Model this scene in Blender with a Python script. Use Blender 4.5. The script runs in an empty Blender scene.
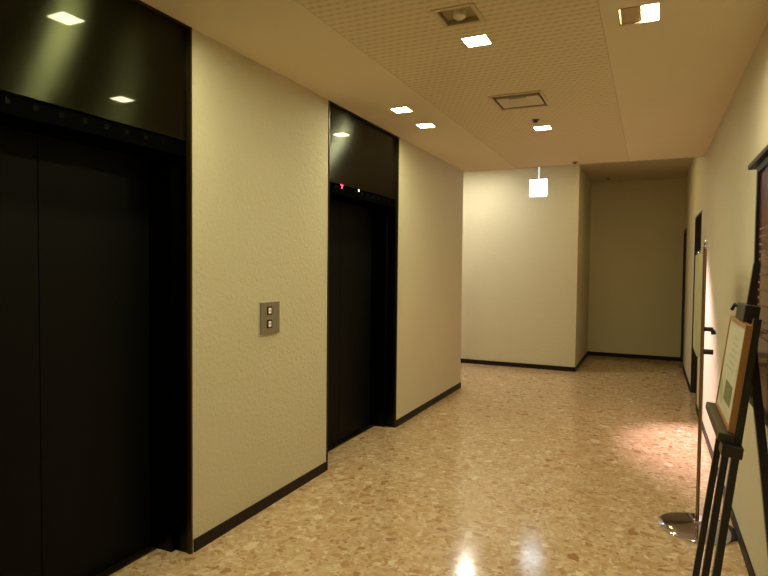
import bpy, bmesh, math, random
from mathutils import Vector, Matrix
random.seed(4)
C = bpy.context.scene.collection
SC = bpy.context.scene
PI = math.pi

# ------------------------------------------------------------------ camera
F_PX = 581.63
YAW, PITCH, ROLL = -0.4292, -0.0355, 0.0102
cy, sy, cp, sp = math.cos(YAW), math.sin(YAW), math.cos(PITCH), math.sin(PITCH)
fwd = Vector((sy * cp, cy * cp, sp)); rt = Vector((cy, -sy, 0)); up = rt.cross(fwd)
cr, sr = math.cos(ROLL), math.sin(ROLL)
r2 = rt * cr + up * sr; u2 = up * cr - rt * sr
cam_d = bpy.data.cameras.new('camera'); cam = bpy.data.objects.new('camera', cam_d); C.objects.link(cam)
cam_d.sensor_fit = 'HORIZONTAL'; cam_d.sensor_width = 36.0; cam_d.lens = F_PX / 768 * 36.0
cam_d.clip_start = 0.05
cam.matrix_world = Matrix(((r2.x, u2.x, -fwd.x, 2.139), (r2.y, u2.y, -fwd.y, 0.0), (r2.z, u2.z, -fwd.z, 1.5), (0, 0, 0, 1)))
SC.camera = cam

# ------------------------------------------------------------------ world, exposure, lamp strengths
w = bpy.data.worlds.new('world'); SC.world = w; w.use_nodes = True
w.node_tree.nodes['Background'].inputs[0].default_value = (0.9, 0.8, 0.6, 1)
w.node_tree.nodes['Background'].inputs[1].default_value = 0.0
SC.view_settings.view_transform = 'Standard'; SC.view_settings.look = 'None'
SC.view_settings.gamma = 1.0; SC.view_settings.use_curve_mapping = False
SC.view_settings.exposure = 0.0
LAMP = (1.0, 1.0, 0.60); LAMP_S = 164.0        # square downlights of the lobby
WASH_S = 300.0                                   # wall washer
HALL = (1.0, 0.97, 0.84); HALL_S = 460.0         # crossing hall downlight, and the added lamp round the corner
SPOT = (1.0, 0.74, 0.82); SPOT_W = 1550.0        # added spotlight for the glare at the right wall base
SIGN = (0.70, 0.87, 1.0); SIGN_S = 14.0

# ------------------------------------------------------------------ dimensions
W = 2.624; H1 = 2.70; H2 = 3.004
YE = 7.007; YB = 8.869; XB = 1.168; YK = 10.723; YN = -2.6; XL = -3.0
EL = ((1.01, 2.301), (3.681, 4.968))

# ------------------------------------------------------------------ materials
def mat(name, col, rough=0.5, metal=0.0, spec=0.5, emit=None, es=0.0, coat=0.0):
    m = bpy.data.materials.new(name); m.use_nodes = True
    b = m.node_tree.nodes['Principled BSDF']
    b.inputs['Base Color'].default_value = (*col, 1); b.inputs['Roughness'].default_value = rough
    b.inputs['Metallic'].default_value = metal; b.inputs['Specular IOR Level'].default_value = spec
    b.inputs['Coat Weight'].default_value = coat; b.inputs['Coat Roughness'].default_value = 0.03
    if emit: b.inputs['Emission Color'].default_value = (*emit, 1); b.inputs['Emission Strength'].default_value = es
    return m
class NT:
    def __init__(s, m): s.t = m.node_tree; s.b = s.t.nodes['Principled BSDF']
    def n(s, ty, **k):
        o = s.t.nodes.new(ty)
        for a, v in k.items():
            if a.startswith('i_'):
                key = a[2:]; o.inputs[int(key) if key.isdigit() else key].default_value = v
            else: setattr(o, a, v)
        return o
    def l(s, a, b): s.t.links.new(a, b)
    def math(s, op, a, b=None, c=None):
        o = s.n('ShaderNodeMath', operation=op)
        for i, v in enumerate((a, b, c)):
            if v is None: continue
            if isinstance(v, (int, float)): o.inputs[i].default_value = v
            else: s.l(v, o.inputs[i])
        return o.outputs[0]
    def mix(s, fac, a, b):
        o = s.n('ShaderNodeMix', data_type='RGBA')
        for i, v in ((0, fac), (6, a), (7, b)):
            if isinstance(v, (int, float)): o.inputs[i].default_value = v
            elif isinstance(v, tuple): o.inputs[i].default_value = (*v, 1)
            else: s.l(v, o.inputs[i])
        return o.outputs[2]
def plaster(name, col, var, scale, bump, rough=0.75):
    m = mat(name, col, rough, spec=0.3); t = NT(m)
    tc = t.n('ShaderNodeTexCoord').outputs['Object']
    n1 = t.n('ShaderNodeTexNoise', i_Scale=scale, i_Detail=4.0, i_Roughness=0.6); t.l(tc, n1.inputs['Vector'])
    n1.inputs['Distortion'].default_value = 1.2
    n2 = t.n('ShaderNodeTexNoise', i_Scale=1.7, i_Detail=3.0); t.l(tc, n2.inputs['Vector'])
    t.l(t.mix(t.math('MULTIPLY', n2.outputs[0], 0.6), col, var), t.b.inputs['Base Color'])
    v = t.n('ShaderNodeTexVoronoi', feature='SMOOTH_F1', i_Scale=scale * 0.7); t.l(n1.outputs['Color'], v.inputs['Vector']) if False else t.l(tc, v.inputs['Vector'])
    h = t.math('ADD', n1.outputs[0], t.math('MULTIPLY', v.outputs['Distance'], 0.5))
    bp = t.n('ShaderNodeBump', i_Strength=bump, i_Distance=0.006); t.l(h, bp.inputs['Height'])
    t.l(bp.outputs[0], t.b.inputs['Normal'])
    return m
def wood(name, a, b, scale=18, rough=0.45):
    m = mat(name, a, rough); t = NT(m)
    tc = t.n('ShaderNodeTexCoord').outputs['Object']
    mp = t.n('ShaderNodeMapping'); mp.inputs['Scale'].default_value = (8, 8, 1); t.l(tc, mp.inputs[0])
    n1 = t.n('ShaderNodeTexNoise', i_Scale=scale, i_Detail=5.0); t.l(mp.outputs[0], n1.inputs['Vector'])
    t.l(t.mix(n1.outputs[0], a, b), t.b.inputs['Base Color'])
    return m

def floor_mat():
    m = mat('terrazzo', (0.5, 0.34, 0.2), 0.22, spec=0.5); t = NT(m)
    tc = t.n('ShaderNodeTexCoord').outputs['Object']
    # small crushed marble ground
    wob = t.n('ShaderNodeTexNoise', i_Scale=9.0, i_Detail=2.0); t.l(tc, wob.inputs['Vector'])
    add = t.n('ShaderNodeVectorMath', operation='MULTIPLY_ADD'); t.l(wob.outputs['Color'], add.inputs[0])
    add.inputs[1].default_value = (0.09, 0.09, 0.0); t.l(tc, add.inputs[2])
    wo2 = t.n('ShaderNodeTexNoise', i_Scale=38.0, i_Detail=2.0); t.l(tc, wo2.inputs['Vector'])
    ad2 = t.n('ShaderNodeVectorMath', operation='MULTIPLY_ADD'); t.l(wo2.outputs['Color'], ad2.inputs[0])
    ad2.inputs[1].default_value = (0.035, 0.035, 0.0); t.l(add.outputs[0], ad2.inputs[2]); P = ad2.outputs[0]
    def chips(scale, seed, thr, edge, stretch=(1, 1, 1)):
        mp = t.n('ShaderNodeMapping'); mp.inputs['Location'].default_value = (seed, seed * 1.7, 0)
        mp.inputs['Scale'].default_value = stretch
        mp.inputs['Rotation'].default_value = (0, 0, seed); t.l(P, mp.inputs[0])
        v = t.n('ShaderNodeTexVoronoi', feature='F1', voronoi_dimensions='2D', i_Scale=scale); t.l(mp.outputs[0], v.inputs['Vector'])
        sx = t.n('ShaderNodeSeparateColor'); t.l(v.outputs['Color'], sx.inputs[0])
        # chip where the cell is chosen and near the cell centre, radius varies per cell
        rad = t.math('MULTIPLY_ADD', sx.outputs[1], 0.28, edge)
        inside = t.math('LESS_THAN', v.outputs['Distance'], rad)
        chosen = t.math('GREATER_THAN', sx.outputs[0], thr)
        return t.math('MULTIPLY', inside, chosen), sx.outputs[2]
    def ramp(f, stops):
        r = t.n('ShaderNodeValToRGB'); r.color_ramp.interpolation = 'LINEAR'
        e = r.color_ramp.elements
        e[0].position, e[0].color = stops[0][0], (*stops[0][1], 1); e[1].position, e[1].color = stops[-1][0], (*stops[-1][1], 1)
        for p, c in stops[1:-1]: k = e.new(p); k.color = (*c, 1)
        t.l(f, r.inputs[0]); return r.outputs[0]
    gv = t.n('ShaderNodeTexVoronoi', feature='F1', voronoi_dimensions='2D', i_Scale=42.0); t.l(P, gv.inputs['Vector'])
    gs = t.n('ShaderNodeSeparateColor'); t.l(gv.outputs['Color'], gs.inputs[0])
    base = ramp(gs.outputs[0], [(0, (0.46, 0.29, 0.16)), (0.35, (0.57, 0.39, 0.24)), (0.7, (0.63, 0.46, 0.30)), (1, (0.72, 0.57, 0.41))])
    gn = t.n('ShaderNodeTexNoise', i_Scale=14.0, i_Detail=4.0); t.l(tc, gn.inputs['Vector'])
    base = t.mix(t.math('MULTIPLY', gn.outputs[0], 0.7), base, (0.60, 0.42, 0.26))
    pn = t.n('ShaderNodeTexNoise', i_Scale=6.0, i_Detail=5.0, i_Roughness=0.7); t.l(P, pn.inputs['Vector'])
    pr_ = t.n('ShaderNodeMapRange', i_1=0.45, i_2=0.62); t.l(pn.outputs[0], pr_.inputs[0])
    base = t.mix(t.math('MULTIPLY', pr_.outputs[0], 0.6), base, (0.50, 0.315, 0.165))
    pal = [(0, (0.30, 0.13, 0.06)), (0.3, (0.43, 0.22, 0.10)), (0.5, (0.48, 0.29, 0.12)), (0.75, (0.62, 0.42, 0.26)), (1, (0.82, 0.68, 0.52))]
    for sc, sd, thr, ed, st, am in ((38, 3.1, 0.45, 0.20, (1, 1.3, 1), .6), (22, 7.7, 0.50, 0.20, (1.5, 1, 1), .62), (13, 1.3, 0.68, 0.14, (1, 1.6, 1), .72), (8.5, 5.9, 0.82, 0.12, (1.6, 1, 1), .85)):
        k, hue = chips(sc, sd, thr, ed, st)
        base = t.mix(t.math('MULTIPLY', k, am), base, ramp(hue, pal))
    # slab joints
    sep = t.n('ShaderNodeSeparateXYZ'); t.l(tc, sep.inputs[0])
    def line(o, off, pitch):
        f = t.math('FRACT', t.math('DIVIDE', t.math('SUBTRACT', o, off), pitch))
        d = t.math('MULTIPLY', t.math('MINIMUM', f, t.math('SUBTRACT', 1.0, f)), pitch)
        return t.math('LESS_THAN', d, 0.0013)
    j = t.math('MAXIMUM', line(sep.outputs[0], 1.56, 0.9), line(sep.outputs[1], 2.905, 0.9))
    base = t.mix(t.math('MULTIPLY', j, 0.28), base, (0.10, 0.06, 0.04))
    t.l(base, t.b.inputs['Base Color'])
    rn = t.n('ShaderNodeTexNoise', i_Scale=5.0, i_Detail=3.0); t.l(tc, rn.inputs['Vector'])
    t.l(t.math('MULTIPLY_ADD', rn.outputs[0], 0.08, 0.10), t.b.inputs['Roughness'])
    bp = t.n('ShaderNodeBump', i_Strength=0.06, i_Distance=0.002); t.l(gn.outputs[0], bp.inputs['Height'])
    t.l(bp.outputs[0], t.b.inputs['Normal'])
    return m
def ceiling_mat():
    m = mat('ceiling_board', (0.6, 0.5, 0.36), 0.85, spec=0.2); t = NT(m)
    tc = t.n('ShaderNodeTexCoord').outputs['Object']
    sep = t.n('ShaderNodeSeparateXYZ'); t.l(tc, sep.inputs[0])
    X, Y = sep.outputs[0], sep.outputs[1]
    instrip = t.math('MULTIPLY', t.math('GREATER_THAN', X, 0.655), t.math('LESS_THAN', X, 1.895))
    wv = t.n('ShaderNodeTexNoise', i_Scale=9.0, i_Detail=2.0); t.l(tc, wv.inputs['Vector'])
    wob = t.math('MULTIPLY', wv.outputs[0], 2.2)
    rows = t.math('SINE', t.math('ADD', t.math('MULTIPLY', Y, 2 * PI / 0.050), wob))
    dash = t.math('SINE', t.math('ADD', t.math('MULTIPLY', X, 2 * PI / 0.046), t.math('MULTIPLY', Y, PI / 0.050)))
    hole = t.math('MULTIPLY', t.math('MULTIPLY', t.math('MAXIMUM', rows, 0.0), t.math('MULTIPLY_ADD', dash, 0.35, 0.65)), instrip)
    n = t.n('ShaderNodeTexNoise', i_Scale=30.0, i_Detail=3.0); t.l(tc, n.inputs['Vector'])
    n2 = t.n('ShaderNodeTexNoise', i_Scale=1.5, i_Detail=2.0); t.l(tc, n2.inputs['Vector'])
    base = t.mix(n2.outputs[0], (0.74, 0.65, 0.47), (0.78, 0.68, 0.49))
    base = t.mix(instrip, base, t.mix(n.outputs[0], (0.73, 0.63, 0.44), (0.77, 0.66, 0.46)))
    base = t.mix(t.math('MULTIPLY', hole, 0.45), base, (0.34, 0.25, 0.14))
    e = t.math('LESS_THAN', t.math('MINIMUM', t.math('ABSOLUTE', t.math('SUBTRACT', X, 0.655)), t.math('ABSOLUTE', t.math('SUBTRACT', X, 1.895))), 0.0025)
    base = t.mix(t.math('MULTIPLY', e, 0.35), base, (0.22, 0.16, 0.1))
    t.l(base, t.b.inputs['Base Color'])
    bp = t.n('ShaderNodeBump', i_Strength=0.35, i_Distance=0.002)
    t.l(t.math('SUBTRACT', t.math('MULTIPLY', n.outputs[0], 0.5), hole), bp.inputs['Height']); t.l(bp.outputs[0], t.b.inputs['Normal'])
    return m
def paper_mat():
    m = mat('notice_paper', (0.7, 0.7, 0.6), 0.35, coat=0.25); t = NT(m)
    tc = t.n('ShaderNodeTexCoord').outputs['Object']
    n = t.n('ShaderNodeTexNoise', i_Scale=7.0, i_Detail=3.0); t.l(tc, n.inputs['Vector'])
    f = t.n('ShaderNodeMapRange', i_1=0.55, i_2=0.68); t.l(n.outputs[0], f.inputs[0])
    t.l(t.mix(f.outputs[0], (0.72, 0.68, 0.55), (0.40, 0.47, 0.24)), t.b.inputs['Base Color'])
    return m

def gloss_black():
    m = mat('black_lacquered_steel', (0.020, 0.021, 0.010), 0.32, metal=1.0, coat=0.15); t = NT(m)
    t.b.inputs['Anisotropic'].default_value = 0.99; t.b.inputs['Specular IOR Level'].default_value = 0.1
    c = t.n('ShaderNodeCombineXYZ'); c.inputs[2].default_value = 1.0
    t.l(c.outputs[0], t.b.inputs['Tangent'])
    return m
M = dict(
    wall=plaster('cream_wallcovering', (0.66, 0.60, 0.43), (0.62, 0.55, 0.38), 60, 0.8),
    wallr=plaster('cream_wallcovering_right', (0.66, 0.59, 0.44), (0.62, 0.55, 0.40), 60, 0.3),
    ceil=ceiling_mat(), upceil=plaster('upper_ceiling', (0.60, 0.50, 0.34), (0.55, 0.46, 0.30), 30, 0.1),
    floor=floor_mat(),
    base=mat('baseboard_brown', (0.014, 0.008, 0.005), 0.5, spec=0.2),
    black=gloss_black(),
    door=mat('black_door_steel', (0.0035, 0.0035, 0.0028), 0.45, spec=0.10),
    matt=mat('matt_black', (0.0015, 0.0015, 0.001), 0.8, spec=0.0),
    edge=mat('dark_bronze_edge', (0.05, 0.035, 0.015), 0.3, 0.8),
    brown=mat('dark_brown_paint', (0.018, 0.010, 0.006), 0.5),
    steel=mat('brushed_steel', (0.42, 0.38, 0.30), 0.32, 1.0),
    plate=mat('call_plate_steel', (0.24, 0.235, 0.15), 0.34, 1.0), rim=mat('pale_rim', (0.62, 0.56, 0.42), 0.4),
    chrome=mat('polished_steel', (0.62, 0.60, 0.8), 0.08, 1.0),
    polebrown=mat('bronze_pole', (0.30, 0.19, 0.10), 0.25, 0.9),
    cream=mat('cream_enamel', (0.60, 0.50, 0.34), 0.5),
    shade=mat('reflector_tan', (0.42, 0.30, 0.17), 0.4),
    bronze=mat('dull_khaki_metal', (0.40, 0.32, 0.16), 0.5),
    grey=mat('grey_brown_metal', (0.20, 0.15, 0.08), 0.5),
    lamp=mat('lamp_diffuser', (1, 1, 1), 0.5, emit=LAMP, es=LAMP_S),
    wash=mat('washer_diffuser', (1, 1, 1), 0.5, emit=(1.0, 0.90, 0.62), es=WASH_S),
    hall=mat('hall_diffuser', (1, 1, 1), 0.5, emit=HALL, es=HALL_S),
    recess_fill=mat('recess_fill_diffuser', (1, 1, 1), 0.5, emit=(1.0, 0.82, 0.26), es=150.0),
    sign=mat('sign_face', (1, 1, 1), 0.4, emit=SIGN, es=SIGN_S),
    signside=mat('sign_side', (0.75, 0.82, 0.9), 0.4, emit=SIGN, es=0.55),
    signmark=mat('sign_mark', (0.7, 0.9, 0.8), 0.4, emit=(0.84, 0.97, 0.90), es=0.75),
    red=mat('red_indicator', (0.8, 0.02, 0.05), 0.4, emit=(1.0, 0.03, 0.10), es=6.0),
    amber=mat('amber_indicator', (0.9, 0.7, 0.3), 0.4, emit=(1.0, 0.72, 0.30), es=1.6),
    dim=mat('unlit_indicator', (0.003, 0.003, 0.002), 0.6, spec=0.04),
    btn=mat('button_lens', (0.75, 0.70, 0.58), 0.4, emit=(1.0, 0.85, 0.6), es=0.25),
    dark=mat('dark_plastic', (0.015, 0.012, 0.008), 0.5, spec=0.25),
    easel=mat('black_easel_paint', (0.014, 0.010, 0.008), 0.38),
    tray=mat('easel_ledge_brown', (0.045, 0.030, 0.015), 0.45),
    orange=wood('orange_brown_wood', (0.40, 0.20, 0.06), (0.30, 0.14, 0.04)),
    paper=paper_mat(), mark=mat('olive_print', (0.16, 0.17, 0.06), 0.4),
    print=mat('grey_green_print', (0.42, 0.46, 0.28), 0.4),
    panel=mat('greenish_acrylic', (0.50, 0.47, 0.30), 0.3),
    red_board=mat('maroon_board', (0.085, 0.018, 0.018), 0.25, coat=0.6),
    letters=mat('pink_letters', (0.17, 0.055, 0.05), 0.5),
    lens=mat('frosted_lens', (0.75, 0.68, 0.5), 0.25),
    arrow=mat('button_arrow', (0.05, 0.04, 0.03), 0.5),
)

# ------------------------------------------------------------------ mesh helpers
def bx(bm, x0, x1, y0, y1, z0, z1):
    v = [bm.verts.new(p) for p in ((x0, y0, z0), (x1, y0, z0), (x1, y1, z0), (x0, y1, z0), (x0, y0, z1), (x1, y0, z1), (x1, y1, z1), (x0, y1, z1))]
    for f in ((3, 2, 1, 0), (4, 5, 6, 7), (0, 1, 5, 4), (1, 2, 6, 5), (2, 3, 7, 6), (3, 0, 4, 7)): bm.faces.new([v[i] for i in f])
    return bm
def box(*a): return bx(bmesh.new(), *a)
def lathe(profile, n=40, bm=None, c=(0, 0)):
    bm = bm or bmesh.new(); rings = []
    for r, z in profile:
        rings.append([bm.verts.new((c[0] + r * math.cos(2 * PI * k / n), c[1] + r * math.sin(2 * PI * k / n), z)) for k in range(n)] if r > 1e-6 else [bm.verts.new((c[0], c[1], z))])
    for a, b in zip(rings, rings[1:]):
        for k in range(n):
            q = (k + 1) % n
            if len(a) == 1 and len(b) == 1: continue
            if len(a) == 1: bm.faces.new((a[0], b[k], b[q]))
            elif len(b) == 1: bm.faces.new((a[k], a[q], b[0]))
            else: bm.faces.new((a[k], a[q], b[q], b[k]))
    bmesh.ops.recalc_face_normals(bm, faces=bm.faces); return bm
def beam(p, q, wd, dp, wide, bm=None):
    """bar of section wd (along 'wide') by dp from p to q"""
    bm = bm or bmesh.new(); p, q = Vector(p), Vector(q); a = (q - p).normalized()
    s = (Vector(wide) - a * Vector(wide).dot(a)).normalized(); n = a.cross(s)
    vs = [bm.verts.new(o + s * i * wd / 2 + n * j * dp / 2) for o in (p, q) for i, j in ((-1, -1), (1, -1), (1, 1), (-1, 1))]
    for f in ((0, 1, 2, 3), (7, 6, 5, 4), (0, 4, 5, 1), (1, 5, 6, 2), (2, 6, 7, 3), (3, 7, 4, 0)): bm.faces.new([vs[i] for i in f])
    bmesh.ops.recalc_face_normals(bm, faces=bm.faces); return bm
def tube(pts, r, n=14, bm=None):
    bm = bm or bmesh.new(); pts = [Vector(p) for p in pts]; rings = []
    for i, p in enumerate(pts):
        d = (pts[min(i + 1, len(pts) - 1)] - pts[max(i - 1, 0)]).normalized()
        h = Vector((0, 0, 1)) if abs(d.z) < .9 else Vector((0, 1, 0))
        s = d.cross(h).normalized(); t_ = d.cross(s)
        rings.append([bm.verts.new(p + s * r * math.cos(2 * PI * k / n) + t_ * r * math.sin(2 * PI * k / n)) for k in range(n)])
    for a, b in zip(rings, rings[1:]):
        for k in range(n): bm.faces.new((a[k], a[(k + 1) % n], b[(k + 1) % n], b[k]))
    bm.faces.new(rings[0]); bm.faces.new(rings[-1][::-1])
    bmesh.ops.recalc_face_normals(bm, faces=bm.faces); return bm
def obj(name, bm, m, parent=None, bevel=0.0, smooth=False):
    bmesh.ops.recalc_face_normals(bm, faces=bm.faces)
    if parent is not None:
        inv = world(parent).inverted(); bm.transform(inv)
    me = bpy.data.meshes.new(name); bm.to_mesh(me); bm.free(); me.materials.append(m)
    o = bpy.data.objects.new(name, me); C.objects.link(o); o.parent = parent
    if bevel:
        b = o.modifiers.new('bevel', 'BEVEL'); b.width = bevel; b.segments = 2; b.limit_method = 'ANGLE'
    if smooth:
        for p in me.polygons: p.use_smooth = True
        if hasattr(me, 'set_sharp_from_angle'): me.set_sharp_from_angle(angle=0.6)
    return o
def world(o):
    m = Matrix.Translation(o.location)
    return world(o.parent) @ m if o.parent else m
def thing(name, label, cat, loc, group=None):
    o = bpy.data.objects.new(name, None); C.objects.link(o); o.location = loc; o.empty_display_size = 0.1
    return tag(o, label, cat, group)
def tag(o, label, cat, group=None):
    o['label'] = label; o['category'] = cat
    if group: o['group'] = group
    return o
def struct(name, bm, m, label=None):
    o = obj(name, bm, m); o['kind'] = 'structure'
    if label: o['label'] = label
    return o
def dup(root, loc, label=None, group=None):
    r = root.copy(); C.objects.link(r); r.location = loc
    if label: r['label'] = label
    if group: r['group'] = group
    for ch in list(root.children):
        c = ch.copy(); C.objects.link(c); c.parent = r
        for g in list(ch.children):
            d = g.copy(); C.objects.link(d); d.parent = c
    return r

# ------------------------------------------------------------------ setting: floor, walls, ceilings
struct('floor', box(XL, W + 0.2, YN - .1, YK + .1, -0.1, 0.0), M['floor'])
for nm, a, b in (('wall_left', EL[0][1], EL[1][0]), ('wall_left_near', YN, EL[0][0]), ('wall_left_far', EL[1][1], YE)):
    struct(nm, box(-0.30, 0, a, b, 0, H1), M['wall'])
struct('wall_hall_near', box(XL, -0.30, YE - .15, YE, 0, H2), M['wall'])
struct('wall_hall_left', box(XL - .12, XL, YE - .15, YB + .1, 0, H2), M['wall'])
struct('wall_back_left', box(XL, XB, YB, YK, 0, H2), M['wall'])
struct('wall_back', box(XL, W + .2, YK, YK + .12, 0, H2), M['wall'])
struct('wall_near', box(-0.3, W + .2, YN - .12, YN, 0, H1), M['wall'])
D1 = (7.08, 8.06); D2 = (9.95, 10.70); DH = 2.145
bm = bmesh.new()
for a, b in ((YN, D1[0]), (D1[1], D2[0]), (D2[1], YK)): bx(bm, W, W + .2, a, b, 0, H2)
for a, b in (D1, D2): bx(bm, W, W + .2, a, b, DH, H2)
struct('wall_right', bm, M['wallr'])
# lobby ceiling with cut-outs for the fixtures
LX = 0.385; CXL = 1.275; S = 0.066
LIGHTS = [(LX, 4.12), (LX, 4.645), (CXL, 3.03), (CXL, 5.10), (0.43, 1.96), (0.43, 1.435), (CXL, 0.94), (CXL, -1.14), (LX, -0.72)]
HOLES = [(x - S, x + S, y - S, y + S) for x, y in LIGHTS]
WASH = (1.972, 2.150, 2.922, 3.122); EMER = (1.198, 1.362, 2.612, 2.782); VENT = (1.095, 1.425, 4.045, 4.395)
HOLES += [WASH, EMER, VENT]
def ceiling_sheet(x0, x1, y0, y1, z, holes):
    xs = sorted({x0, x1, *[h[0] for h in holes], *[h[1] for h in holes]}); ys = sorted({y0, y1, *[h[2] for h in holes], *[h[3] for h in holes]})
    bm = bmesh.new(); V = {}
    def v(x, y):
        if (x, y) not in V: V[(x, y)] = bm.verts.new((x, y, z))
        return V[(x, y)]
    for a, b in zip(xs, xs[1:]):
        for c, d in zip(ys, ys[1:]):
            mx, my = (a + b) / 2, (c + d) / 2
            if any(h[0] < mx < h[1] and h[2] < my < h[3] for h in holes): continue
            bm.faces.new((v(a, c), v(a, d), v(b, d), v(b, c)))
    r = bmesh.ops.extrude_face_region(bm, geom=bm.faces[:])
    bmesh.ops.translate(bm, verts=[g for g in r['geom'] if isinstance(g, bmesh.types.BMVert)], vec=(0, 0, 0.03))
    return bm
struct('ceiling', ceiling_sheet(0, W, YN, YE, H1, HOLES), M['ceil'])
struct('ceiling_hall', box(XL, W, YE, YK, H2, H2 + .05), M['upceil'])
struct('ceiling_bulkhead', box(-0.30, W, YE - .03, YE, H1 + .031, H2), M['upceil'])
struct('trim_1', box(0, W, YE, YE + .006, H1 - .004, H1 + .03), mat('ceiling_edge_trim', (0.62, 0.52, 0.40), 0.5))
bh, bt = 0.067, 0.008
struct('baseboard_left', bx(box(0, bt, EL[0][1] + .012, EL[1][0] - .012, 0, bh), 0, bt, EL[1][1] + .012, YE, 0, bh), M['base'])
struct('baseboard_left_end', box(-2.9, bt, YE, YE + bt, 0, bh), M['base'])
struct('baseboard_back_left', box(XL, XB, YB - bt, YB, 0, bh), M['base'])
struct('baseboard_back_side', box(XB, XB + bt, YB - bt, YK, 0, bh), M['base'])
struct('baseboard_back', box(XB + bt, W, YK - bt, YK, 0, bh), M['base'])
struct('baseboard_right', bx(box(W - bt, W, YN, D1[0] - .0, 0, bh), W - bt, W, D1[1], D2[0], 0, bh), M['base'])
for i, (a, b) in enumerate((D1, D2)):
    t = .035
    fr = bmesh.new(); bx(fr, W - .004, W + .19, a, a + t, 0, DH); bx(fr, W - .004, W + .19, b - t, b, 0, DH); bx(fr, W - .004, W + .19, a + t, b - t, DH - t, DH)
    d = bpy.data.objects.new('door_%d' % (i + 1), None); C.objects.link(d); d.location = (W, (a + b) / 2, 0); d['kind'] = 'structure'
    obj('door_frame', fr, M['brown'], d)
    obj('door_leaf', box(W + .11, W + .15, a + t, b - t, 0.004, DH - t), M['brown'], d)
    ky = b - t - .08
    bm = tube([(W + .11, ky, .95), (W + .085, ky, .95)], .012); tube([(W + .085, ky, .95), (W + .062, ky, .95)], .024, bm=bm)
    obj('door_handle', bm, M['steel'], d, smooth=True)

# ------------------------------------------------------------------ elevators
def elevator(y0, y1, label, lit):
    t = thing('elevator', label, 'elevator', (0, (y0 + y1) / 2, 0), 'black elevator entrances')
    e = 0.014
    zt, zb = 2.13, 2.052
    for s, ya in ((1, y0), (-1, y1)):
        j = bmesh.new(); f = lambda a, b: (min(a, b), max(a, b))
        bx(j, -0.10, -0.004, *f(ya + s * .001, ya + s * .010), 0, H1)
        bx(j, -0.30, -0.10, *f(ya + s * .001, ya + s * .040), 0, H1)
        o = obj('jamb', j, M['black'], t)
        obj('jamb_edge', box(-0.02, 0.006, *f(ya + s * .0005, ya + s * e), 0, H1 - .001), M['edge'], o)
    tp = box(-0.30, -0.016, y0 + e, y1 - e, zt, H1 - .012)
    for v in tp.verts:
        if v.co.x > -.1 and v.co.z > 2.5: v.co.x -= .0045
    obj('transom_panel', tp, M['black'], t)
    obj('transom_edge', box(-0.02, 0.004, y0 + e, y1 - e, H1 - .012, H1 - .001), M['edge'], t)
    ip = obj('indicator_panel', box(-0.30, -0.024, y0 + e, y1 - e, zb, zt), M['matt'], t)
    n = 10
    ys = [y0 + 0.16 + 0.1075 * k for k in range(n)]
    for k, yy in enumerate(ys):
        if lit and k in (1, 2): continue
        obj('indicator_light', box(-0.026, -0.0225, yy - .010, yy + .010, 2.088, 2.108), M['dim'], ip)
    if lit:
        bm = bmesh.new(); yy = 3.93; z = 2.118
        a = [bm.verts.new((-.0225, yy + dy, z + dz)) for dy, dz in ((-.018, .016), (.018, .016), (.018, .002), (.004, -.020), (-.006, -.020), (-.002, .002), (-.018, .004))]
        r = bmesh.ops.extrude_face_region(bm, geom=[bm.faces.new(a)])
        bmesh.ops.translate(bm, verts=[g for g in r['geom'] if isinstance(g, bmesh.types.BMVert)], vec=(-.002, 0, 0))
        o = obj('indicator_light', bm, M['red'], ip); o['label'] = 'red lit indicator'
        o = obj('indicator_light', box(-.0245, -.0222, 4.205, 4.225, 2.110, 2.136), M['amber'], ip); o['label'] = 'small yellow lit indicator'
    ym = (y0 + y1) / 2
    for a, b in ((y0 + .041, ym - .0015), (ym + .0015, y1 - .041)):
        obj('door_panel', box(-0.285, -0.25, a, b, 0.006, zb + .0), M['door'], t, bevel=.002)
    obj('door_sill', box(-0.25, -0.20, y0 + .041, y1 - .041, 0.0, 0.004), M['edge'], t)
    return t
elevator(*EL[0], 'nearest black elevator entrance, cut off at the left edge of the picture', False)
elevator(*EL[1], 'farther black elevator entrance with a red lit floor indicator above its door', True)
# black shaft lining so nothing shines past the doors
# call plate
t = thing('elevator_call_plate', 'square steel call plate with two buttons on the wall between the elevators', 'call button', (0, 2.966, 1.18))
obj('back_rim', box(0, .006, 2.862, 3.068, 1.076, 1.284), M['rim'], t, bevel=.002)
obj('plate', box(.0062, .013, 2.868, 3.064, 1.082, 1.279), M['plate'], t, bevel=.002)
for z, s in ((1.2265, 1), (1.1445, -1)):
    b = obj('button', box(.013, .0165, 2.930, 2.980, z - .026, z + .026), M['dark'], t, bevel=.001)
    obj('button_lens', box(.0165, .018, 2.942, 2.968, z - .017, z + .017), M['btn'], b)
    bm = bmesh.new()
    vs = [bm.verts.new((.018, 2.955 + dy, z + s * dz)) for dy, dz in ((-.006, -.004), (.006, -.004), (0, .007))]
    r = bmesh.ops.extrude_face_region(bm, geom=[bm.faces.new(vs)]); bmesh.ops.translate(bm, verts=[g for g in r['geom'] if isinstance(g, bmesh.types.BMVert)], vec=(.0006, 0, 0))
    obj('button_arrow', bm, M['arrow'], b)

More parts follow.
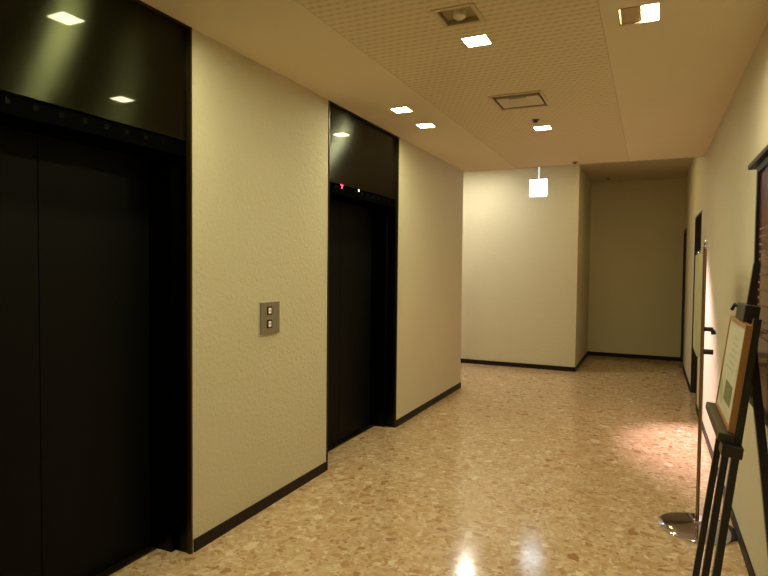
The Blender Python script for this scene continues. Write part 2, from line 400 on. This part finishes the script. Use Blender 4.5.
# ------------------------------------------------------------------ ceiling fixtures
def downlight():
    x, y = LIGHTS[0]
    t = thing('ceiling_light', 'square recessed ceiling light just past the farther elevator', 'ceiling light', (x, y, H1))
    f = bmesh.new(); g = 0.004
    for a in ((x - S, x + S, y - S, y - S + g), (x - S, x + S, y + S - g, y + S), (x - S, x - S + g, y - S + g, y + S - g), (x + S - g, x + S, y - S + g, y + S - g)):
        bx(f, *a, H1 - .003, H1 + .045)
    bx(f, x - S, x + S, y - S, y + S, H1 + .045, H1 + .055)
    obj('light_frame', f, M['cream'], t)
    obj('diffuser', box(x - S + g, x + S - g, y - S + g, y + S - g, H1 + .000, H1 + .008), M['lamp'], t)
    return t
LL = ['square ceiling light by the farther elevator, nearer of the two along the left wall',
      'square ceiling light by the farther elevator, farther of the two along the left wall',
      'square ceiling light in the ribbed strip beside the square lens fitting',
      'square ceiling light in the ribbed strip, just beyond the air vent and sprinkler',
      'square recessed ceiling light out of view above the nearest elevator, mirrored in its black panel',
      'square recessed ceiling light out of view before the nearest elevator', 'square recessed ceiling light out of view overhead of the viewer',
      'square recessed ceiling light out of view behind the viewer, in the ribbed strip', 'square recessed ceiling light out of view behind the viewer, by the left wall']
p = downlight(); p['label'] = LL[0]; p['group'] = 'square recessed lobby downlights'
for (x, y), lb in list(zip(LIGHTS, LL))[1:]: dup(p, (x, y, H1), lb)

x0, x1, y0, y1 = WASH
t = thing('wall_washer_light', 'recessed rectangular wall-washing light, half tan and half bright, near the right wall', 'ceiling light', ((x0 + x1) / 2, (y0 + y1) / 2, H1))
f = bmesh.new(); g = .004
for a in ((x0, x1, y0, y0 + g), (x0, x1, y1 - g, y1), (x0, x0 + g, y0 + g, y1 - g), (x1 - g, x1, y0 + g, y1 - g)): bx(f, *a, H1 - .002, H1 + .08)
bx(f, x0, x1, y0, y1, H1 + .08, H1 + .09)
obj('housing', f, M['grey'], t)
obj('reflector', beam((x0 + .010, (y0 + y1) / 2, H1 + .004), (x1 - .078, (y0 + y1) / 2, H1 + .012), y1 - y0 - 2 * g, .004, (0, 1, 0)), M['shade'], t)
obj('lamp_lens', beam((x1 - .080, (y0 + y1) / 2, H1 + .026), (x1 - .008, (y0 + y1) / 2, H1 + .034), y1 - y0 - 2 * g - .012, .006, (0, 1, 0)), M['wash'], t)

x0, x1, y0, y1 = EMER; xm, ym = (x0 + x1) / 2, (y0 + y1) / 2
t = thing('emergency_light', 'square ceiling fitting with a frosted round lens, unlit, beside the nearest ceiling light', 'emergency light', (xm, ym, H1))
f = bmesh.new(); o_ = .022
for a in ((x0 - o_, x1 + o_, y0 - o_, y0), (x0 - o_, x1 + o_, y1, y1 + o_), (x0 - o_, x0, y0, y1), (x1, x1 + o_, y0, y1)): bx(f, *a, H1 - .006, H1 - .0005)
obj('trim_frame', f, M['cream'], t, bevel=.002)
f = bmesh.new()
for a in ((x0, x1, y0, y0 + .003), (x0, x1, y1 - .003, y1), (x0, x0 + .003, y0 + .003, y1 - .003), (x1 - .003, x1, y0 + .003, y1 - .003)): bx(f, *a, H1, H1 + .022)
bx(f, x0, x1, y0, y1, H1 + .022, H1 + .027)
obj('recess_box', f, M['bronze'], t)
obj('lens', lathe([(0, H1 - .014), (.018, H1 - .012), (.032, H1 - .002), (.036, H1 + .012), (.036, H1 + .0225)], c=(xm, ym + .012)), M['lens'], t, smooth=True)

x0, x1, y0, y1 = VENT; xm, ym = (x0 + x1) / 2, (y0 + y1) / 2
t = thing('air_vent', 'rectangular cream air vent in the ribbed ceiling strip', 'air vent', (xm, ym, H1))
f = bmesh.new(); o_ = .020
for a in ((x0 - o_, x1 + o_, y0 - o_, y0), (x0 - o_, x1 + o_, y1, y1 + o_), (x0 - o_, x0, y0, y1), (x1, x1 + o_, y0, y1)): bx(f, *a, H1 - .007, H1 - .0005)
obj('vent_frame', f, M['cream'], t, bevel=.002)
f = bmesh.new()
for a in ((x0, x1, y0, y0 + .003), (x0, x1, y1 - .003, y1), (x0, x0 + .003, y0 + .003, y1 - .003), (x1 - .003, x1, y0 + .003, y1 - .003)): bx(f, *a, H1, H1 + .06)
bx(f, x0, x1, y0, y1, H1 + .06, H1 + .065)
obj('vent_duct', f, M['shade'], t)
obj('vent_plate', box(x0 + .016, x1 - .016, y0 + .085, y1 - .022, H1 - .002, H1 + .004), M['cream'], t, bevel=.002)
f = bmesh.new()
for k in range(5): bx(f, x0 + .003, x1 - .003, y0 + .010 + .014 * k, y0 + .018 + .014 * k, H1 + .002, H1 + .016)
obj('vent_vane', f, M['grey'], t)
obj('vent_slot', box(xm - .06, xm + .06, y0 + .087, y0 + .110, H1 - .0035, H1 - .001), M['grey'], t)

def detector(x, y, z, label, r=.022, name='sprinkler'):
    t = thing(name, label, 'sprinkler', (x, y, z))
    obj('escutcheon', lathe([(0, z), (r * 1.3, z - .001), (r * 1.2, z - .006), (r * .6, z - .010), (0, z - .010)], c=(x, y)), M['grey'], t, smooth=True)
    obj('sprinkler_head', lathe([(0, z - .010), (r * .4, z - .010), (r * .35, z - .016), (r * .8, z - .017), (r * .8, z - .020), (0, z - .021)], c=(x, y)), M['dark'], t, smooth=True)
detector(1.268, 4.80, H1, 'small dark sprinkler head in the strip next to the fitted light beyond the air vent', .024)
detector(1.342, 6.84, H1, 'small dark sprinkler head at the far edge of the lobby ceiling', .026)
detector(1.470, 10.30, H2, 'tiny dark sprinkler head on the dim ceiling of the far recess', .028)

# hall beyond the lobby ceiling edge
t = thing('ceiling_light', 'square ceiling light in the crossing hall, hidden behind the lobby ceiling edge, left side', 'ceiling light', (-0.22, 8.15, H2))
f = bmesh.new(); bx(f, -.28, -.16, 8.09, 8.21, H2 - .012, H2 - .0005); obj('light_frame', f, M['cream'], t)
obj('diffuser', box(-.27, -.17, 8.10, 8.20, H2 - .016, H2 - .012), M['hall'], t)
t = thing('ceiling_light', 'added square fill light in the crossing hall, unseen round the corner to the left', 'ceiling light', (-1.40, 7.95, H2))  # added lamp that brightens the lower pale block and the hall floor
f = bmesh.new(); bx(f, -1.48, -1.32, 7.87, 8.03, H2 - .012, H2 - .0005); obj('light_frame', f, M['cream'], t)
obj('diffuser', box(-1.465, -1.335, 7.885, 8.015, H2 - .016, H2 - .012), M['hall'], t)
t = thing('ceiling_light', 'added dim yellow fill light in the crossing hall, unseen behind the lobby ceiling edge, right side', 'ceiling light', (1.70, 8.05, H2))  # added unseen lamp that lifts the dark far recess
f = bmesh.new(); bx(f, 1.63, 1.77, 7.98, 8.12, H2 - .012, H2 - .0005); obj('light_frame', f, M['cream'], t)
obj('diffuser', box(1.64, 1.76, 7.99, 8.11, H2 - .016, H2 - .012), M['recess_fill'], t)
t = thing('spotlight', 'added glare spotlight in the crossing hall, unseen behind the lobby ceiling edge, right side', 'spotlight', (1.55, 7.75, H2))  # added unseen fitting, aimed to throw the glare on the right wall base
obj('mount', lathe([(0, H2), (.045, H2), (.045, H2 - .015), (.012, H2 - .02), (.012, H2 - .06), (0, H2 - .06)], c=(1.55, 7.75)), M['cream'], t, smooth=True)
aim = (Vector((2.624, 5.75, 0.42)) - Vector((1.55, 7.75, H2 - .1))).normalized(); hp = Vector((1.55, 7.75, H2 - .1))
can = bmesh.new()
n = 24; s_ = aim.cross(Vector((0, 0, 1))).normalized(); q_ = aim.cross(s_); rings = []
for d_, r_ in ((-.06, .0), (-.06, .035), (.05, .042), (.05, .036), (-.03, .03), (-.03, 0)):
    rings.append([can.verts.new(hp + aim * d_ + (s_ * math.cos(2 * PI * k / n) + q_ * math.sin(2 * PI * k / n)) * max(r_, .0005)) for k in range(n)])
for a, b in zip(rings, rings[1:]):
    for k in range(n): can.faces.new((a[k], a[(k + 1) % n], b[(k + 1) % n], b[k]))
obj('spot_head', can, M['cream'], t, smooth=True)
ld = bpy.data.lights.new('glare_spot', 'SPOT'); ld.energy = SPOT_W; ld.color = SPOT; ld.spot_size = math.radians(31); ld.spot_blend = 1.0; ld.shadow_soft_size = .03
lo = bpy.data.objects.new('glare_spot', ld); C.objects.link(lo); lo.parent = t
lo.location = hp + aim * .055 - t.location; lo.rotation_euler = aim.to_track_quat('-Z', 'Y').to_euler()

# hanging exit sign
sx0, sx1, sy, sz0, sz1 = .572, .804, 8.30, 2.513, 2.744
t = thing('hanging_sign', 'bright white backlit square sign hanging from the ceiling before the pale wall block', 'sign', ((sx0 + sx1) / 2, sy, H2))
b = obj('sign_case', box(sx0 - .004, sx1 + .004, sy + .002, sy + .075, sz0 - .004, sz1 + .004), M['signside'], t, bevel=.003)
obj('sign_face', box(sx0, sx1, sy, sy + .002, sz0, sz1), M['sign'], b)
xc, zc = (sx0 + sx1) / 2 - .02, (sz0 + sz1) / 2
obj('sign_mark', box(xc - .022, xc + .022, sy - .0008, sy, zc - .030, zc + .030), M['signmark'], b, bevel=.0)
obj('hanging_rod', tube([((sx0 + sx1) / 2, sy + .035, sz1), ((sx0 + sx1) / 2, sy + .035, H2 - .012)], .011), M['signside'], t, smooth=True)
obj('ceiling_cup', lathe([(0, H2), (.035, H2), (.03, H2 - .015), (0, H2 - .015)], c=((sx0 + sx1) / 2, sy + .035)), M['cream'], t, smooth=True)

# ------------------------------------------------------------------ sign stand on a round steel base
px, py = 2.420, 3.790
t = thing('sign_stand', 'slim sign stand with a round polished steel base by the right wall', 'sign stand', (px, py, 0))
obj('base', lathe([(0, .0), (.203, .0), (.207, .004), (.207, .010), (.200, .016), (.17, .022), (.12, .029), (.06, .035), (.025, .040), (.020, .052), (0, .052)], 72, c=(px, py)), M['chrome'], t, smooth=True)
obj('pole', tube([(px, py, .045), (px, py, 1.625)], .010, 18), M['polebrown'], t, smooth=True)
obj('finial', lathe([(0, 1.625), (.010, 1.625), (.011, 1.634), (.006, 1.643), (.010, 1.652), (.010, 1.660), (.005, 1.670), (0, 1.672)], 20, c=(px, py)), M['chrome'], t, smooth=True)
pa, pb = Vector((px - .016, py + .01, 0)), Vector((2.412, 4.235, 0)); dd = (pb - pa).normalized()
bm = bmesh.new(); nn = Vector((dd.y, -dd.x, 0)); outl = [(0, 1.003), (.43, 1.003), (.455, 1.03), (.455, 1.598), (0, 1.598)]
fr_, bk = [], []
for s, z in outl:
    P_ = pa + dd * s; fr_.append(bm.verts.new((P_.x - nn.x * .012, P_.y - nn.y * .012, z))); bk.append(bm.verts.new((P_.x + nn.x * .012, P_.y + nn.y * .012, z)))
bm.faces.new(fr_); bm.faces.new(bk[::-1])
for i in range(5): bm.faces.new((fr_[i], bk[i], bk[(i + 1) % 5], fr_[(i + 1) % 5]))
pn = obj('sign_panel', bm, M['panel'], t, bevel=.002)
e_ = pa + dd * .462
obj('panel_edge', beam((e_.x, e_.y, 1.03), (e_.x, e_.y, 1.60), .030, .014, nn), M['brown'], pn)
for s in (.08, .33):
    P_ = pa + dd * s; obj('panel_clip', lathe([(0, 1.598), (.010, 1.598), (.010, 1.612), (.006, 1.620), (0, 1.622)], 16, c=(P_.x, P_.y)), M['chrome'], pn, smooth=True)
for z, dr in ((1.165, -.028), (1.035, 0.0)):
    hk = tube([(px + .008, py, z), (px + .045, py, z), (px + .052, py, z + dr * .4), (px + .055, py, z + dr)], .013 if dr else .015, 12)
    obj('hook', hk, M['brown'], t, smooth=True)

# ------------------------------------------------------------------ easel with framed notice
n0 = Vector((2.416, 2.49, .90)); th, lean = .005, .117
T = Vector((math.sin(th), math.cos(th), 0)); NW = Vector((math.cos(th), -math.sin(th), 0))
U = NW * math.sin(lean) + Vector((0, 0, 1)) * math.cos(lean); N = T.cross(U); N = N if N.x > 0 else -N
def ep(s, u, off=0.0): return n0 + T * s + U * u + N * off
PW, PH = .499, .404
t = thing('framed_notice', 'framed pale notice with an orange-brown wooden edge standing on the black easel', 'notice board', ep(PW / 2, 0, .01))
fw = .016
def slab(s0, s1, u0, u1, o0, o1, bm=None):
    bm = bm or bmesh.new()
    v = [bm.verts.new(ep(s, u, o)) for s, u, o in ((s0, u0, o0), (s1, u0, o0), (s1, u1, o0), (s0, u1, o0), (s0, u0, o1), (s1, u0, o1), (s1, u1, o1), (s0, u1, o1))]
    for f in ((3, 2, 1, 0), (4, 5, 6, 7), (0, 1, 5, 4), (1, 2, 6, 5), (2, 3, 7, 6), (3, 0, 4, 7)): bm.faces.new([v[i] for i in f])
    return bm
f = slab(0, fw, 0, PH, 0, .0225); slab(PW - fw, PW, 0, PH, 0, .0225, f); slab(fw, PW - fw, 0, fw, 0, .0225, f); slab(fw, PW - fw, PH - fw, PH, 0, .0225, f)
obj('frame', f, M['orange'], t)
pp = obj('notice_sheet', slab(fw, PW - fw, fw, PH - fw, .004, .020), M['paper'], t)
obj('printed_picture', slab(.10, .30, .07, .15, .0025, .004), M['mark'], pp)

lines = bmesh.new(); rg = random.Random(5); u = PH - .075
while u > .19:
    slab(.12 + rg.uniform(0, .05), PW - .10 - rg.uniform(0, .12), u, u + .006, .0030, .0042, lines); u -= .026
obj('text_lines', lines, M['print'], pp)
t = thing('easel', 'black wooden display easel leaning by the right wall, holding the framed notice', 'easel', (2.36, 2.65, 0))
OB = .036
def bar(s_a, u_a, s_b, u_b, o=OB): return beam(ep(s_a, u_a, o), ep(s_b, u_b, o), .026, .026, NW)
obj('leg', bar(.496, -.905, .470, .43), M['easel'], t, bevel=.002)
obj('leg', bar(-.052, -.905, .032, .43), M['easel'], t, bevel=.002)
obj('mast', bar(.222, -.905, .262, .64), M['easel'], t, bevel=.002)
obj('ledge', slab(-.025, PW + .04, -.036, -.003, -.032, .0225), M['tray'], t, bevel=.003)
obj('ledge_bracket', slab(-.065, .02, -.078, -.036, -.018, .050), M['easel'], t, bevel=.003)
obj('crossbar', slab(.02, .48, .26, .295, .031, .040), M['easel'], t, bevel=.002)
obj('top_clamp', slab(.13, .36, .408, .472, .004, .056), M['easel'], t, bevel=.003)
obj('clamp_knob', tube([ep(.37, .45, .015), ep(.40, .46, .0), ep(.41, .435, -.008)], .007), M['dark'], t, smooth=True)
top = ep(.24, .30, .066)
obj('rear_leg', beam(top, (2.590, 2.235, .0), .030, .028, (1, 0, 0)), M['easel'], t, bevel=.002)

# ------------------------------------------------------------------ directory board on the right wall
by0, by1, bz0, bz1, bt_ = 1.96, 3.165, .885, 1.985, .052
t = thing('directory_board', 'maroon wall directory board with a dark frame and cap, right of the easel', 'notice board', (W, (by0 + by1) / 2, bz0))
f = bmesh.new(); g = .035
bx(f, W - bt_, W, by0, by0 + g, bz0, bz1); bx(f, W - bt_, W, by1 - g, by1, bz0, bz1); bx(f, W - bt_, W, by0 + g, by1 - g, bz0, bz0 + g); bx(f, W - bt_, W, by0 + g, by1 - g, bz1 - g, bz1)
obj('board_frame', f, M['dark'], t, bevel=.002)
obj('frame_cap', box(W - .072, W, by0 - .05, by1 + .12, bz1, bz1 + .022), M['dark'], t, bevel=.002)
fc = obj('board_face', box(W - .040, W - .002, by0 + g, by1 - g, bz0 + g, bz1 - g), M['red_board'], t)
rng = random.Random(3)
bm = bmesh.new(); z = bz1 - .30
while z > bz0 + .30:
    y = by1 - g - .03
    while y > by0 + .2:
        ln = rng.uniform(.03, .10)
        bx(bm, W - .0408, W - .040, y - ln, y, z, z + .009); y -= ln + .012
        if rng.random() < .15: break
    z -= .034
o = obj('text_row', bm, M['letters'], fc)
